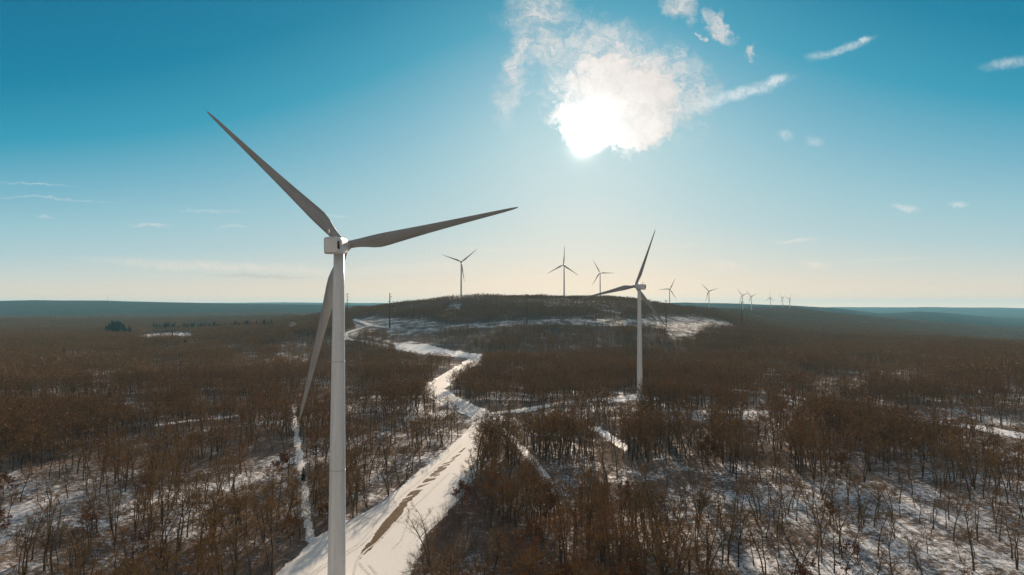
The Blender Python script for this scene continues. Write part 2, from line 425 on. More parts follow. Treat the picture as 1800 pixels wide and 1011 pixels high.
# ------------------------------------------------------------------ turbines' places (hub x, y, z, yaw, spin angle, base height)
TURB = [
 ((-40.2, 164.0, 78.30), 3.0, 15.0, 'large grey wind turbine nearest the camera, its tower beside the snowy track'),
 ((87.6, 484.0, 78.45), -23.0, 72.3, 'mid distance white wind turbine at the end of a snowy access road in the woods'),
 ((-108.2, 1453.3, 159.9), -4.1, 39.5, 'wind turbine on the hilltop, furthest left one on the crest, blades spread in a Y'),
 ((118.5, 1570.5, 160.7), -14.1, 88.0, 'wind turbine on the hilltop with one blade pointing straight up'),
 ((258.1, 2003.4, 164.6), -2.1, 119.1, 'wind turbine behind the hill crest with one blade level to the right'),
 ((545.3, 2355.4, 125.9), 32.4, 61.9, 'distant wind turbine just right of the mid distance one, a blade level left'),
 ((783.2, 2719.5, 127.8), -3.2, 15.9, 'distant wind turbine standing alone above the right end of the snowy hill'),
 ((1059.5, 3145.8, 119.0), -20.2, 14.6, 'distant wind turbine rising straight behind a tall dark power pole'),
 ((1150.0, 3290.0, 115.5), -25.0, 17.8, 'distant wind turbine close behind the one with the power pole in front'),
 ((1545.0, 4091.7, 119.9), -27.8, 92.3, 'very distant wind turbine between two close pairs of turbines, one blade upright'),
 ((1623.8, 4106.9, 119.4), -40.0, 20.4, 'very distant wind turbine, left one of the last pair on the right ridge'),
 ((1528.9, 3766.8, 110.5), -36.6, 47.2, 'very distant wind turbine furthest right, right one of the last pair on the ridge'),
]
HUB_OUT = 4.7
def tower_of(i):
    h, yaw = TURB[i][0], R(TURB[i][1])
    return h[0] - HUB_OUT * math.sin(yaw), h[1] - HUB_OUT * math.cos(yaw)
for i, t in enumerate(TURB):
    x, y = tower_of(i)
    want = t[0][2] - 78.4
    dz = want - float(terrain(x, y, False))
    FIX.append((x, y, dz, 70 if i < 2 else 160 if i < 5 else 220))

# ------------------------------------------------------------------ clearings, as seen outlines
def inpoly(px, py, poly):
    px, py = np.asarray(px), np.asarray(py); ins = np.zeros(px.shape, bool)
    n = len(poly)
    for i in range(n):
        x1, y1 = poly[i]; x2, y2 = poly[(i + 1) % n]
        if y1 == y2: continue
        c = ((y1 > py) != (y2 > py)) & (px < (x2 - x1) * (py - y1) / (y2 - y1) + x1)
        ins ^= c
    return ins
TRACK_L = [(60, 1260), (380, 1075), (470, 1030), (500, 1005), (547, 952), (603, 922), (680, 879), (727, 836), (763, 808), (813, 767), (836, 741)]
TRACK_R = [(640, 1260), (700, 1075), (712, 1030), (722, 1005), (748, 940), (783, 905), (812, 870), (834, 838), (838, 807), (858, 773), (886, 738)]
CLEAR = [TRACK_L + TRACK_R[::-1],
  [(227, 594), (262, 587), (345, 585), (330, 590)],
  [(640, 701), (643, 696), (672, 695), (670, 700)],
  [(604, 598), (625, 577), (618, 562), (660, 557), (690, 560), (735, 561), (800, 572), (900, 563), (1000, 560), (1100, 562), (1165, 556), (1230, 558), (1280, 566), (1296, 575),
   (1240, 578), (1222, 591), (1180, 594), (1165, 578), (1080, 573), (1000, 572), (900, 573), (800, 580), (745, 588), (690, 590), (660, 583), (630, 590), (615, 600)],
  [(690, 604), (730, 600), (790, 616), (850, 624), (845, 631), (780, 624), (700, 614)],
  [(783, 545), (792, 534), (812, 534), (810, 545)], [(1040, 546), (1060, 544), (1100, 549), (1085, 552)],
  [(503, 572), (512, 559), (522, 562), (522, 574)],
  [(1218, 738), (1222, 722), (1250, 722), (1248, 738)], [(1300, 733), (1305, 722), (1350, 722), (1352, 733)], [(1378, 709), (1385, 703), (1420, 709), (1418, 716)],
  [(1034, 750), (1056, 750), (1108, 788), (1100, 793)],
   [(1060, 700), (1120, 692), (1133, 700), (1070, 708)]]
STRIPS = [  # (points, half width in metres)
  ([(840, 735), (850, 729), (875, 726), (915, 722), (960, 714), (1000, 707), (1060, 701), (1124, 698)], 4.4),
  ([(860, 735), (800, 710), (770, 692), (762, 684), (785, 664), (818, 643), (838, 630)], 9.0),
  ([(838, 630), (780, 626), (737, 621), (690, 612), (645, 601)], 6.0), ([(838, 628), (760, 614), (690, 603), (650, 592)], 5.0),
  ([(608, 597), (604, 588), (628, 579), (652, 573), (690, 578)], 6.0), ([(652, 573), (635, 566), (620, 562)], 5.0),
  ([(547, 950), (538, 900), (536, 860), (527, 810), (522, 770), (516, 735), (518, 716), (500, 716), (482, 722)], 1.1),
  ([(275, 748), (330, 740), (410, 732)], 2.5), ([(880, 752), (905, 775), (945, 820), (985, 870)], 1.6),
  ([(1290, 685), (1330, 689), (1420, 702), (1480, 715)], 4.0), ([(1560, 728), (1640, 740), (1720, 752), (1830, 772)], 8.0),
  ([(640, 700), (720, 698), (780, 694)], 3.0)]
STR_XY = None
def seg_dist(X, Y, pts):
    d = np.full(np.shape(X), 1e9)
    for (x1, y1), (x2, y2) in zip(pts[:-1], pts[1:]):
        L = (x2 - x1) ** 2 + (y2 - y1) ** 2 + 1e-9
        t = np.clip(((X - x1) * (x2 - x1) + (Y - y1) * (y2 - y1)) / L, 0, 1)
        d = np.minimum(d, np.hypot(X - x1 - t * (x2 - x1), Y - y1 - t * (y2 - y1)))
    return d
STR_XY = [([tuple(ground(*p)[:2]) for p in pts], w) for pts, w in STRIPS]

def open_trees(X, Y, Z, H=11.0):
    m = open_mask(X, Y, Z)
    for h in (.35, .7, 1.0):
        q = CZ / (CZ - h * H * .8)
        if h > .9: m |= open_mask(X, Y, Z + h * H * np.where((Y > 1000) & (Y < 1800) & (X > -.28 * Y), .45, 1), True)
        else: m |= open_mask(X, Y, Z + h * H * np.where((Y > 1000) & (Y < 1800) & (X > -.28 * Y), .3, 1), True)
        near = (Y < 800)
        if h < .9: m |= near & open_mask(X * q, Y * q, Z, None)
    for hh in (8, 11, 13.5):
        q = CZ / (CZ - hh); m |= seg_dist(X * q, Y * q, STR_XY[0][0]) < 4.4
    return m

def open_mask(X, Y, Z, part=False):
    """1 where the woods are open (track, cut, clearing), 0 in the woods"""
    px, py = proj(X, Y, Z)
    jit = 1.0 + 2500.0 / np.maximum(Y, 60) * 0.35
    jx = (fbm(X / 9, Y / 9, 71, 3) - .5) * jit * 3; jy = (fbm(X / 9, Y / 9, 77, 3) - .5) * jit
    m = np.zeros(np.shape(X), bool)
    for i, poly in enumerate(CLEAR if part is not None else []):
        k = 0.25 if i == 0 else 1
        if part and i == 0: continue
        m |= inpoly(px + jx * k, py + jy * k, poly) & (Y > 60) & (Y < 2600)
    if part: return m
    for pts, w in STR_XY:
        m |= seg_dist(X, Y, pts) < w * (0.75 + .5 * vnoise(X / 12, Y / 12, 5))
    if part is None: return m
    for i in range(len(TURB)):
        x, y = tower_of(i)
        if i > 1: m |= np.hypot(X - x, Y - y) < 28
    x, y = tower_of(1)
    m |= (np.hypot(X - x, (Y - y)) < 14)
    return m

# ------------------------------------------------------------------ ground sheet
def build_ground():
    az = np.concatenate([np.arange(-180, -60, 4.0), np.arange(-60, -42, .5), np.arange(-42, 42, .16), np.arange(42, 60, .5), np.arange(60, 180, 4.0)])
    rr = np.concatenate([[6, 20, 45, 80], np.geomspace(105, 450, 250), np.geomspace(450, 2800, 260)[1:], np.geomspace(2800, 15500, 105)[1:]])
    A, Rr = np.meshgrid(np.radians(az), rr)
    X, Y = Rr * np.sin(A), Rr * np.cos(A)
    Z = terrain(X, Y)
    op = open_mask(X, Y, Z)
    hop = .70 * (Y > 900) * (terrain(X, Y) > 12)
    gp = sstep(.36, .47, fbm(X / 130 + 4, Y / 58, 67, 3)) + (Y > 1000)
    cover = np.where(op, hop, np.where(gp > .5, .04, -.03) + 0.62 + .75 * (fbm(X / 60, Y / 60, 91, 3) - .25))
    px, py = proj(X, Y, Z)
    thin = np.clip(sstep(1050, 1250, px) * sstep(780, 880, py) + sstep(460, 300, px) * sstep(840, 930, py), 0, 1)
    cover = np.where(op, cover, cover - .15 * thin)
    cover = np.where(~op & (Y > 600) & (px > 540) & (px < 1330), cover + .38, cover)
    cover = np.clip(cover, 0, 1)
    far = sstep(2500, 4000, Rr) 
    far = np.where(inpoly(px, py, CLEAR[7]), 0, far)
    n, k = len(rr), len(az)
    V = np.stack([X, Y, Z], -1).reshape(-1, 3)
    i = np.arange((n - 1) * k).reshape(n - 1, k); j = np.roll(i, -1, 1)
    Fc = np.stack([i, i + k, j + k, j], -1).reshape(-1, 4)
    me = bpy.data.meshes.new('ground')
    me.vertices.add(len(V)); me.vertices.foreach_set('co', V.astype(np.float32).ravel())
    me.loops.add(Fc.size); me.loops.foreach_set('vertex_index', Fc.astype(np.int32).ravel())
    me.polygons.add(len(Fc)); me.polygons.foreach_set('loop_start', np.arange(0, Fc.size, 4, dtype=np.int32))
    me.polygons.foreach_set('use_smooth', np.ones(len(Fc), bool))
    me.update(calc_edges=True); me.validate()
    for nm, a in (('cover', cover), ('far', far)):
        at = me.attributes.new(nm, 'FLOAT', 'POINT'); at.data.foreach_set('value', a.astype(np.float32).ravel())
    me.materials.append(M_GROUND)
    o = bpy.data.objects.new('ground', me); C.objects.link(o); tag(o, kind='structure')
build_ground()

def resample(pts, step):
    pts = np.asarray(pts, float)
    L = np.concatenate([[0], np.cumsum(np.hypot(*np.diff(pts[:, :2], axis=0).T))])
    n = max(int(L[-1] / step), 2); s = np.linspace(0, L[-1], n)
    # smooth the corners by averaging
    P = np.stack([np.interp(s, L, pts[:, k]) for k in range(pts.shape[1])], -1)
    for _ in range(6):
        Q = P.copy(); Q[1:-1] = (P[:-2] + 2 * P[1:-1] + P[2:]) / 4; P = Q
    return P, s

def strip_obj(name, Lp, Rp, nacross, lift, mat, dirt=None):
    n = len(Lp); u = np.linspace(0, 1, nacross)
    P = Lp[:, None, :] * (1 - u)[None, :, None] + Rp[:, None, :] * u[None, :, None]
    X, Y = P[..., 0], P[..., 1]
    # ragged edges
    Z = terrain(X, Y) + lift + np.hypot(X, Y) * .0003
    wid = np.hypot(*(Rp - Lp).T)[:, None] * u[None, :]
    al = np.concatenate([[0], np.cumsum(np.hypot(*np.diff((Lp + Rp) / 2, axis=0).T))])[:, None] * np.ones_like(u)[None]
    V = np.stack([X, Y, Z], -1).reshape(-1, 3)
    i = (np.arange(n - 1)[:, None] * nacross + np.arange(nacross - 1)[None]).ravel()
    Fc = np.stack([i, i + 1, i + nacross + 1, i + nacross], -1)
    o = mesh_obj(name, V, Fc.tolist(), mat, smooth=True)
    d = np.zeros(X.shape) if dirt is None else dirt(X, Y)
    for nm, a in (('dirt', d), ('across', wid), ('along', al)):
        at = o.data.attributes.new(nm, 'FLOAT', 'POINT'); at.data.foreach_set('value', a.astype(np.float32).ravel())
    tag(o, kind='structure'); return o

# the driven track: wide sheet of snow with the bared strip of earth along it
DIRT = [(612, 1005, 0), (647, 964, 1.25), (664, 944, 1.9), (682, 921, 2.0), (700, 900, 1.9), (713, 882, 1.8), (728, 868, 1.9), (757, 843, 2.1), (780, 820, 2.0),
        (797, 806, 1.4), (812, 793, .8), (824, 781, .7), (842, 765, .8), (856, 751, 1.1), (864, 739, 1.0), (868, 728, .5)]
DXY = [(*ground(px, py)[:2], w * .8) for px, py, w in DIRT]
def dirt_fn(X, Y):
    best = np.zeros(np.shape(X))
    w0 = (fbm(X / 1.6, Y / 2.2, 15, 4) - .5) * 2.6
    for (x1, y1, a), (x2, y2, b) in zip(DXY[:-1], DXY[1:]):
        L = (x2 - x1) ** 2 + (y2 - y1) ** 2
        t = np.clip(((X - x1) * (x2 - x1) + (Y - y1) * (y2 - y1)) / L, 0, 1)
        d = np.hypot(X - x1 - t * (x2 - x1), Y - y1 - t * (y2 - y1)) + w0 * .5
        w = a + (b - a) * t
        best = np.maximum(best, np.clip((w - d) / .7 + .35, 0, 1) * np.minimum(w / 1.6, 1) ** .6)
    # patchy beyond the first long bare piece
    yfar = sstep(205, 235, Y)
    return best * (1 - .8 * yfar * sstep(.42, .58, fbm((X * .82 - Y * .57) / 1.1 + 9, (X * .57 + Y * .82) / 9, 19, 4)))
def edge_pts(E, n=260):
    P = np.array([ground(*p)[:2] for p in E])
    L = np.concatenate([[0], np.cumsum(np.hypot(*np.diff(P, axis=0).T))])
    s = np.linspace(0, L[-1], n)
    Q = np.stack([np.interp(s, L, P[:, k]) for k in (0, 1)], -1)
    for _ in range(30):
        W = Q.copy(); W[1:-1] = (Q[:-2] + 2 * Q[1:-1] + Q[2:]) / 4; Q = W
    return Q
EL, ER = edge_pts(TRACK_L, 420), edge_pts(TRACK_R, 420)
shift = (EL - ER) / np.hypot(*(EL - ER).T)[:, None]
nzl = (fbm(EL[:, 0] / 6, EL[:, 1] / 6, 4, 3) - .5)[:, None] * 5
strip_obj('snow_track', EL + shift * nzl, ER - shift * nzl[::-1], 90, .05, M_TRACK, dirt_fn)

def road(name, pts, w, mat, lift=.06, step=2.0, dirt=None):
    P, s = resample([ground(*p) for p in pts], step)
    P = P[:, :2]
    t = np.gradient(P, axis=0); t /= np.hypot(*t.T)[:, None]; nrm = np.stack([-t[:, 1], t[:, 0]], -1)
    ww = w * (0.8 + .4 * fbm(P[:, 0] / 8, P[:, 1] / 8, 3, 2))[:, None]
    return strip_obj(name, P + nrm * ww, P - nrm * ww, 7, lift, mat, dirt)
road('access_road', STRIPS[0][0], 3.4, M_TRACK)
road('gravel_road', STRIPS[1][0], 6.5, M_TRACK)
road('hill_road', STRIPS[2][0] + STRIPS[4][0][:4], 5.0, M_TRACK, .3, 5)
road('ridge_road', [(690, 578)] + STRIPS[5][0], 4.5, M_TRACK, .4, 5)
road('foot_path', STRIPS[6][0], .8, M_TRACK, .05, 1.0)
for k, pts in enumerate(([(540, 1020), (556, 1002), (573, 992), (605, 973), (630, 957), (650, 935), (672, 905), (708, 870), (760, 828), (812, 781)],
                         [(545, 1022), (561, 1004), (578, 994), (611, 975), (637, 958), (656, 938)],
                         [(623, 1030), (622, 1005), (628, 985), (643, 968), (662, 955), (690, 925), (740, 880), (790, 832)],
                         [(655, 1030), (650, 1010), (638, 1000), (632, 990)], [(668, 1030), (660, 1006), (648, 994)], [(690, 965), (706, 950), (712, 930)])):
    road('wheel_track', pts, .3 if k < 5 else .25, M_RUT, .075 + .004 * k, .6)

# ------------------------------------------------------------------ trees
def sliver(V, Fc, a, b, w, rng):
    a, b = np.asarray(a), np.asarray(b); t = b - a
    s = np.cross(t, rng.normal(size=3)); s = s / (np.linalg.norm(s) + 1e-9) * w / 2
    i = len(V); V += [tuple(a - s), tuple(a + s), tuple(b)]; Fc.append((i, i + 1, i + 2))

def bare_tree(seed, H, limbs, subs, twigs, tw, wide, leaves=0, tn=6, bend=.03, fork=False):
    """trunk with main limbs; crown of branches and twigs"""
    rng = np.random.default_rng(seed)
    T, Cr, Lf = ([], []), ([], []), ([], [])
    r0 = H * .0135
    def add(dst, vf):
        b = len(dst[0]); dst[0].extend(vf[0]); dst[1].extend(tuple(b + i for i in f) for f in vf[1])
    stems = []
    nst = 2 if fork else 1
    for q in range(nst):
        lean = rng.normal(size=2) * (.10 if fork else .03)
        p = np.zeros(3); pts, rad = [p.copy()], [r0 * (1.35 if not fork else 1.0)]
        dirv = np.array([lean[0], lean[1], 1.0]); nseg = 8
        for k in range(nseg):
            dirv = dirv + np.append(rng.normal(size=2) * bend * 2.2, 0); dirv /= np.linalg.norm(dirv)
            p = p + dirv * H * .92 / nseg; pts.append(p.copy()); rad.append(r0 * (1 - (k + 1) / nseg) ** .8 * .98 + .03)
        pts[0][2] -= .6
        add(T, tube(pts, rad, tn)); stems.append((pts, rad))
    ga = rng.uniform(0, 6.28)
    for pts, rad in stems:
        for k in range(limbs // nst):
            f = .38 + .58 * (k + rng.uniform(0, .8)) / (limbs // nst); f = min(f, .97)
            x = f * (len(pts) - 1); i = int(x); base = np.array(pts[i]) * (1 - (x - i)) + np.array(pts[min(i + 1, len(pts) - 1)]) * (x - i)
            ga += 2.4 + rng.normal() * .4
            el = rng.uniform(.22, .80) + .45 * (f - .6)
            L = H * wide * 1.12 * (1.10 - .72 * max(f - .5, 0) / .5 - .25 * max(.5 - f, 0) / .14) * rng.uniform(.7, 1.2)
            dv = np.array([math.cos(ga) * math.cos(el), math.sin(ga) * math.cos(el), math.sin(el)])
            lp, lr = [base], [max(r0 * .42 * (1 - f * .55), .035)]
            for s in range(4):
                dv = dv + rng.normal(size=3) * .16 + np.array([0, 0, .05]); dv /= np.linalg.norm(dv)
                lp.append(lp[-1] + dv * L / 4); lr.append(lr[0] * (1 - (s + 1) / 4) + .015)
            add(T, tube(lp, lr, max(tn - 2, 3)))
            for s in range(subs):
                g = rng.uniform(.22, 1.0) * 4; i = min(int(g), 3); b = lp[i] + (lp[i + 1] - lp[i]) * (g - i)
                d2 = dv + rng.normal(size=3) * .62 + np.array([0, 0, .22]); d2 /= np.linalg.norm(d2)
                L2 = L * rng.uniform(.28, .58)
                e = b + d2 * L2
                sliver(*Cr, b, e, tw * 2.0, rng)
                for t in range(twigs):
                    h = rng.uniform(.15, 1.0); c = b + d2 * L2 * h
                    d3 = d2 + rng.normal(size=3) * .65 + np.array([0, 0, .18]); d3 /= np.linalg.norm(d3)
                    e3 = c + d3 * rng.uniform(.5, 1.25) * H / 14
                    sliver(*Cr, c, e3, tw, rng)
                    for l in range(leaves):
                        q = c + (e3 - c) * rng.uniform(.3, 1.05) + rng.normal(size=3) * .12
                        a, bb = rng.normal(size=3) * .13, rng.normal(size=3) * .13
                        n = len(Lf[0]); Lf[0].extend([tuple(q - a), tuple(q + bb), tuple(q + a), tuple(q - bb)]); Lf[1].append((n, n + 1, n + 2, n + 3))
    return T, Cr, Lf

def low_tree(seed, H, nsl, w, trunk_w):
    rng = np.random.default_rng(seed); V, Fc, mi = [], [], []
    tv, tf = tube([(0, 0, -.5), (rng.normal() * .2, rng.normal() * .2, H * .45), (rng.normal() * .4, rng.normal() * .4, H * .85)], [trunk_w, trunk_w * .75, .03], 3)
    V += tv; Fc += tf; mi += [0] * len(tf)
    for k in range(nsl):
        f = rng.uniform(.34, .95); a = rng.uniform(0, 6.28); rr = H * .24 * math.sin(math.pi * min(f * .95 + .05, 1)) ** .7
        el = rng.uniform(.1, 1.0)
        q = rng.uniform(0, .75)
        rr *= 1.2; b = np.array([math.cos(a) * rr * q, math.sin(a) * rr * q, H * f])
        e = b + np.array([math.cos(a) * math.cos(el), math.sin(a) * math.cos(el), math.sin(el)]) * rng.uniform(.09, .2) * H
        e[2] = min(e[2], H * 1.02)
        sliver(V, Fc, b, e, w * rng.uniform(.6, 1.3), rng); mi.append(1)
    return V, Fc, mi

def shrub(seed, H, n, spread, w, lo=.55):
    rng = np.random.default_rng(seed); V, Fc = [], []
    for k in range(n):
        a = rng.uniform(0, 6.28); el = rng.uniform(lo, 1.5); r = rng.uniform(0, spread * .5)
        b = np.array([math.cos(a) * r, math.sin(a) * r, -.1]); L = H * rng.uniform(.5, 1.1)
        e = b + np.array([math.cos(a) * math.cos(el), math.sin(a) * math.cos(el), math.sin(el)]) * L
        sliver(V, Fc, b, e, w, rng)
        for t in range(5):
            c = b + (e - b) * rng.uniform(.3, 1); d = (e - b) / L + rng.normal(size=3) * .6
            sliver(V, Fc, c, c + d / np.linalg.norm(d) * L * rng.uniform(.15, .4), w * .7, rng)
    return V, Fc

def pine_mesh(seed, H):
    rng = np.random.default_rng(seed); V, Fc = [], []
    for k in range(46):
        f = .10 + .88 * k / 46; rr = H * .20 * (1 - f) ** .8 + .25
        for j in range(int(7 + 9 * (1 - f))):
            a = rng.uniform(0, 6.28); L = rr * rng.uniform(.6, 1.15); z = H * f + rng.normal() * .15
            tip = np.array([math.cos(a) * L, math.sin(a) * L, z - L * .22 + rng.normal() * .15])
            b = np.array([0, 0, z + .1])
            mid = b + (tip - b) * .45; s = np.array([-math.sin(a), math.cos(a), rng.normal() * .3]) * L * .20
            n = len(V); V += [tuple(b), tuple(mid + s), tuple(tip), tuple(mid - s)]; Fc.append((n, n + 1, n + 2, n + 3))
            for t in range(3):
                c = b + (tip - b) * rng.uniform(.4, 1); sliver(V, Fc, c, c + rng.normal(size=3) * .5 * H / 12 + (0, 0, -.1), .18, rng)
    return V, Fc

# near variants: (trunk mesh, crown mesh, leaf mesh, joined mesh object)
NEAR = []
SPEC = [dict(H=14.5, limbs=15, subs=6, twigs=14, tw=.036, wide=.30), dict(H=13.5, limbs=13, subs=6, twigs=14, tw=.036, wide=.34, fork=True),
        dict(H=16, limbs=16, subs=6, twigs=13, tw=.036, wide=.25), dict(H=12.5, limbs=13, subs=6, twigs=14, tw=.036, wide=.30),
        dict(H=15, limbs=14, subs=7, twigs=13, tw=.036, wide=.36, fork=True, bend=.05), dict(H=14, limbs=13, subs=5, twigs=13, tw=.036, wide=.24, bend=.045),
        dict(H=11, limbs=12, subs=6, twigs=13, tw=.036, wide=.32), dict(H=9.5, limbs=11, subs=5, twigs=11, tw=.036, wide=.26),
        dict(H=13, limbs=13, subs=6, twigs=10, tw=.036, wide=.30, leaves=1), dict(H=9.5, limbs=12, subs=6, twigs=10, tw=.036, wide=.36, leaves=2)]
def mesh_only(name, V, Fc, mats, mi=None, smooth=False):
    o = mesh_obj(name, V, Fc, mats, mi=mi, smooth=smooth, link=False); return o
for k, s in enumerate(SPEC):
    T, Cr, Lf = bare_tree(100 + k, **s)
    crown = join(Cr, Lf); cmi = [0] * len(Cr[1]) + [1] * len(Lf[1])
    tm = mesh_only('trunk', *T, [M_BARK], smooth=True).data
    cm = mesh_only('crown', *crown, [M_TWIG, M_RUST], cmi).data
    allv = join(T, Cr, Lf); ami = [0] * len(T[1]) + [1] * len(Cr[1]) + [2] * len(Lf[1])
    jo = mesh_only('tree_source', *allv, [M_BARK, M_TWIG, M_RUST], ami)
    NEAR.append((tm, cm, jo, s['H'], s.get('leaves', 0) > 0))
MIDT, LOWT, PATCH = [], [], []
for k in range(8):
    H = 13 + (k % 4)
    T, Cr, Lf = bare_tree(300 + k, H, 10, 4, 5, .105, .27 + .02 * (k % 4), 1 if k == 7 else 0, 4)
    allv = join(T, Cr, Lf); ami = [0] * len(T[1]) + [1] * len(Cr[1]) + [2] * len(Lf[1])
    MIDT.append(mesh_only('tree_source', *allv, [M_BARK, M_TWIG, M_RUST], ami))
for k in range(8):
    V, Fc, mi = low_tree(500 + k, 12.5 + (k % 4), 74, .26, .19)
    LOWT.append(mesh_only('tree_source', V, Fc, [M_BARK, M_TWIG], mi))
for k in range(5):
    rng = np.random.default_rng(700 + k); V, Fc, mi = [], [], []
    for a in range(6):
        for b in range(6):
            v, f, m = low_tree(int(rng.integers(1e6)), rng.uniform(11, 15), 22, .62, .2)
            off = np.array([(a - 2.5) * 6 + rng.uniform(-3, 3), (b - 2.5) * 6 + rng.uniform(-3, 3), -.5 + rng.uniform(-1, .5)])
            n = len(V); V += [tuple(np.array(q) + off) for q in v]; Fc += [tuple(n + i for i in q) for q in f]; mi += m
    PATCH.append(mesh_only('tree_source', V, Fc, [M_BARK, M_TWIG], mi))
SHRUB = [mesh_only('brush_source', *shrub(900 + k, h, n, sp, .05), [M_BRUSH]) for k, (h, n, sp) in enumerate(((2.2, 16, 2.6), (1.5, 14, 2.2), (3.4, 14, 1.8), (1.1, 12, 2.4)))]
SAPL = [mesh_only('brush_source', *shrub(950 + k, 5.2 + k, 16, 3.6, .055, 1.22), [M_BRUSH]) for k in range(2)]

# ---- where trees stand
def wood_density(X, Y, Z):
    px, py = proj(X, Y, Z)
    d = np.ones(np.shape(X))
    cl = fbm(X / 34, Y / 34, 61, 3)
    d *= .22 + .95 * sstep(.32, .58, cl)
    gap = fbm(X / 130 + 4, Y / 58, 67, 3)
    d *= np.where(Y < 1000, .42 + .58 * sstep(.34, .46, gap), 1)
    thin = np.clip(sstep(1050, 1250, px) * sstep(770, 860, py) * .50 + sstep(480, 330, px) * sstep(850, 940, py) * .35, 0, 1)
    d *= 1 - thin
    d = np.where(inpoly(px, py, [(480, 645), (500, 596), (575, 592), (600, 640)]), d * .45, d)
    d = np.where((Y > 1120) & (Y < 1700), np.maximum(d, .85), d)
    # ridge top and hillside: lower, thinner woods
    hill = inpoly(px, py, [(560, 640), (560, 560), (640, 545), (800, 525), (1080, 520), (1300, 560), (1320, 610), (1150, 620), (850, 640)]) & (Y > 700)
    d = np.where(hill & (Y < 1100), d * .85, d)
    d = np.where(open_trees(X, Y, Z), 0, d)
    d = np.where(inpoly(px, py, [(640, 1300), (690, 1030), (725, 1005), (750, 935), (790, 895), (845, 890), (865, 935), (850, 1030)]) & (Y < 260), d * .12, d)
    return d

def grid_points(cell, d0, d1, half):
    """jittered points in the wedge in front of the camera between distances d0 and d1"""
    xs = np.arange(-d1 * math.tan(half), d1 * math.tan(half), cell); ys = np.arange(d0 * math.cos(half) * .8, d1, cell)
    X, Y = np.meshgrid(xs, ys); X = X.ravel(); Y = Y.ravel()
    X = X + RNG.uniform(-.48, .48, X.shape) * cell; Y = Y + RNG.uniform(-.48, .48, Y.shape) * cell
    d = np.hypot(X, Y); k = (d >= d0) & (d < d1) & (np.abs(X) < Y * math.tan(half))
    X, Y = X[k], Y[k]
    return X, Y, terrain(X, Y)

NV, MV, LV, PV = len(NEAR), len(MIDT), len(LOWT), len(PATCH)
pos, idx, scl, tint = [], [], [], []
individuals = []
X, Y, Z = grid_points(3.9, 95, 480, R(44))
keep = RNG.uniform(size=X.shape) < wood_density(X, Y, Z) * (.84 + .12 * sstep(230, 420, np.hypot(X, Y)))
X, Y, Z = X[keep], Y[keep], Z[keep]
D = np.hypot(X, Y)
tx, ty = tower_of(0)
ok = np.hypot(X - tx, Y - ty) > 7
X, Y, Z, D = X[ok], Y[ok], Z[ok], D[ok]
reg = fbm(X / 70, Y / 70, 81, 2)
var = np.floor(RNG.uniform(size=X.shape) * 8).astype(int)
rust = RNG.uniform(size=X.shape) < (.02 + .07 * sstep(.52, .66, fbm(X / 45, Y / 45, 83, 2)))
var = np.where(rust, np.where(RNG.uniform(size=X.shape) < .45, 8, 9), var)
sc = (.50 + .66 * RNG.beta(2.4, 1.5, X.shape)) * (.74 + .56 * reg)
HH = np.array([n[3] for n in NEAR])[var] * sc
pxb, pyb = proj(X, Y, Z); pxt, pyt = proj(X, Y, Z + HH * .96)
vis = (pxt > -25) & (pxt < 1825) & (pyt < 1000) & (pyb > 560)
score = np.where(vis, np.minimum(pyb, 1011) - pyt, 0) * (HH * .5 / D)
order = np.argsort(-score)
N_IND = 292
ind = np.zeros(X.shape, bool); ind[order[:N_IND]] = True
for i in np.nonzero(ind)[0]:
    individuals.append((X[i], Y[i], Z[i], var[i], sc[i], pxb[i], pyb[i], RNG.uniform()))
for i in np.nonzero(~ind)[0]:
    pos.append((X[i], Y[i], Z[i])); scl.append(sc[i]); tint.append(RNG.uniform())
    if D[i] < 290: idx.append(var[i])
    else: idx.append(NV + RNG.integers(MV))
X, Y, Z = grid_points(4.8, 480, 1500, R(43))
X2, Y2, Z2 = grid_points(9.5, 1000, 1500, R(22))
X, Y, Z = np.concatenate([X, X2]), np.concatenate([Y, Y2]), np.concatenate([Z, Z2])
k = RNG.uniform(size=X.shape) < wood_density(X, Y, Z) * .9
X, Y, Z = X[k], Y[k], Z[k]
hill = np.clip((terrain(X, Y) - 8) / 30, 0, 1) * (Y > 850)
s = (.52 + .62 * RNG.beta(2.4, 1.6, X.shape)) * (.74 + .56 * fbm(X / 90, Y / 90, 81, 2)) * (1 - .30 * hill * sstep(1150, 1350, Y) - .12 * hill)
dd = np.hypot(X, Y)
pos += list(zip(X, Y, Z)); scl += s.tolist(); tint += RNG.uniform(size=X.shape).tolist()
idx += np.where(dd < 620, NV + RNG.integers(0, MV, X.shape), NV + MV + RNG.integers(0, LV, X.shape)).tolist()
X, Y, Z = grid_points(34, 1500, 4600, R(41))
om = open_trees(X, Y, Z, 16)
k = ~om & ~((np.abs(X - 120) < 330) & (Y < 1850) & (terrain(X, Y) > 40) & (RNG.uniform(size=X.shape) < .55))
X, Y, Z = X[k], Y[k], Z[k]
pos += list(zip(X, Y, Z)); scl += (RNG.uniform(.8, 1.1, X.shape) * np.where(terrain(X, Y) > 55, .7, 1)).tolist(); tint += (RNG.uniform(size=X.shape) * .6 + .1).tolist()
idx += (NV + MV + LV + RNG.integers(0, PV, X.shape)).tolist()

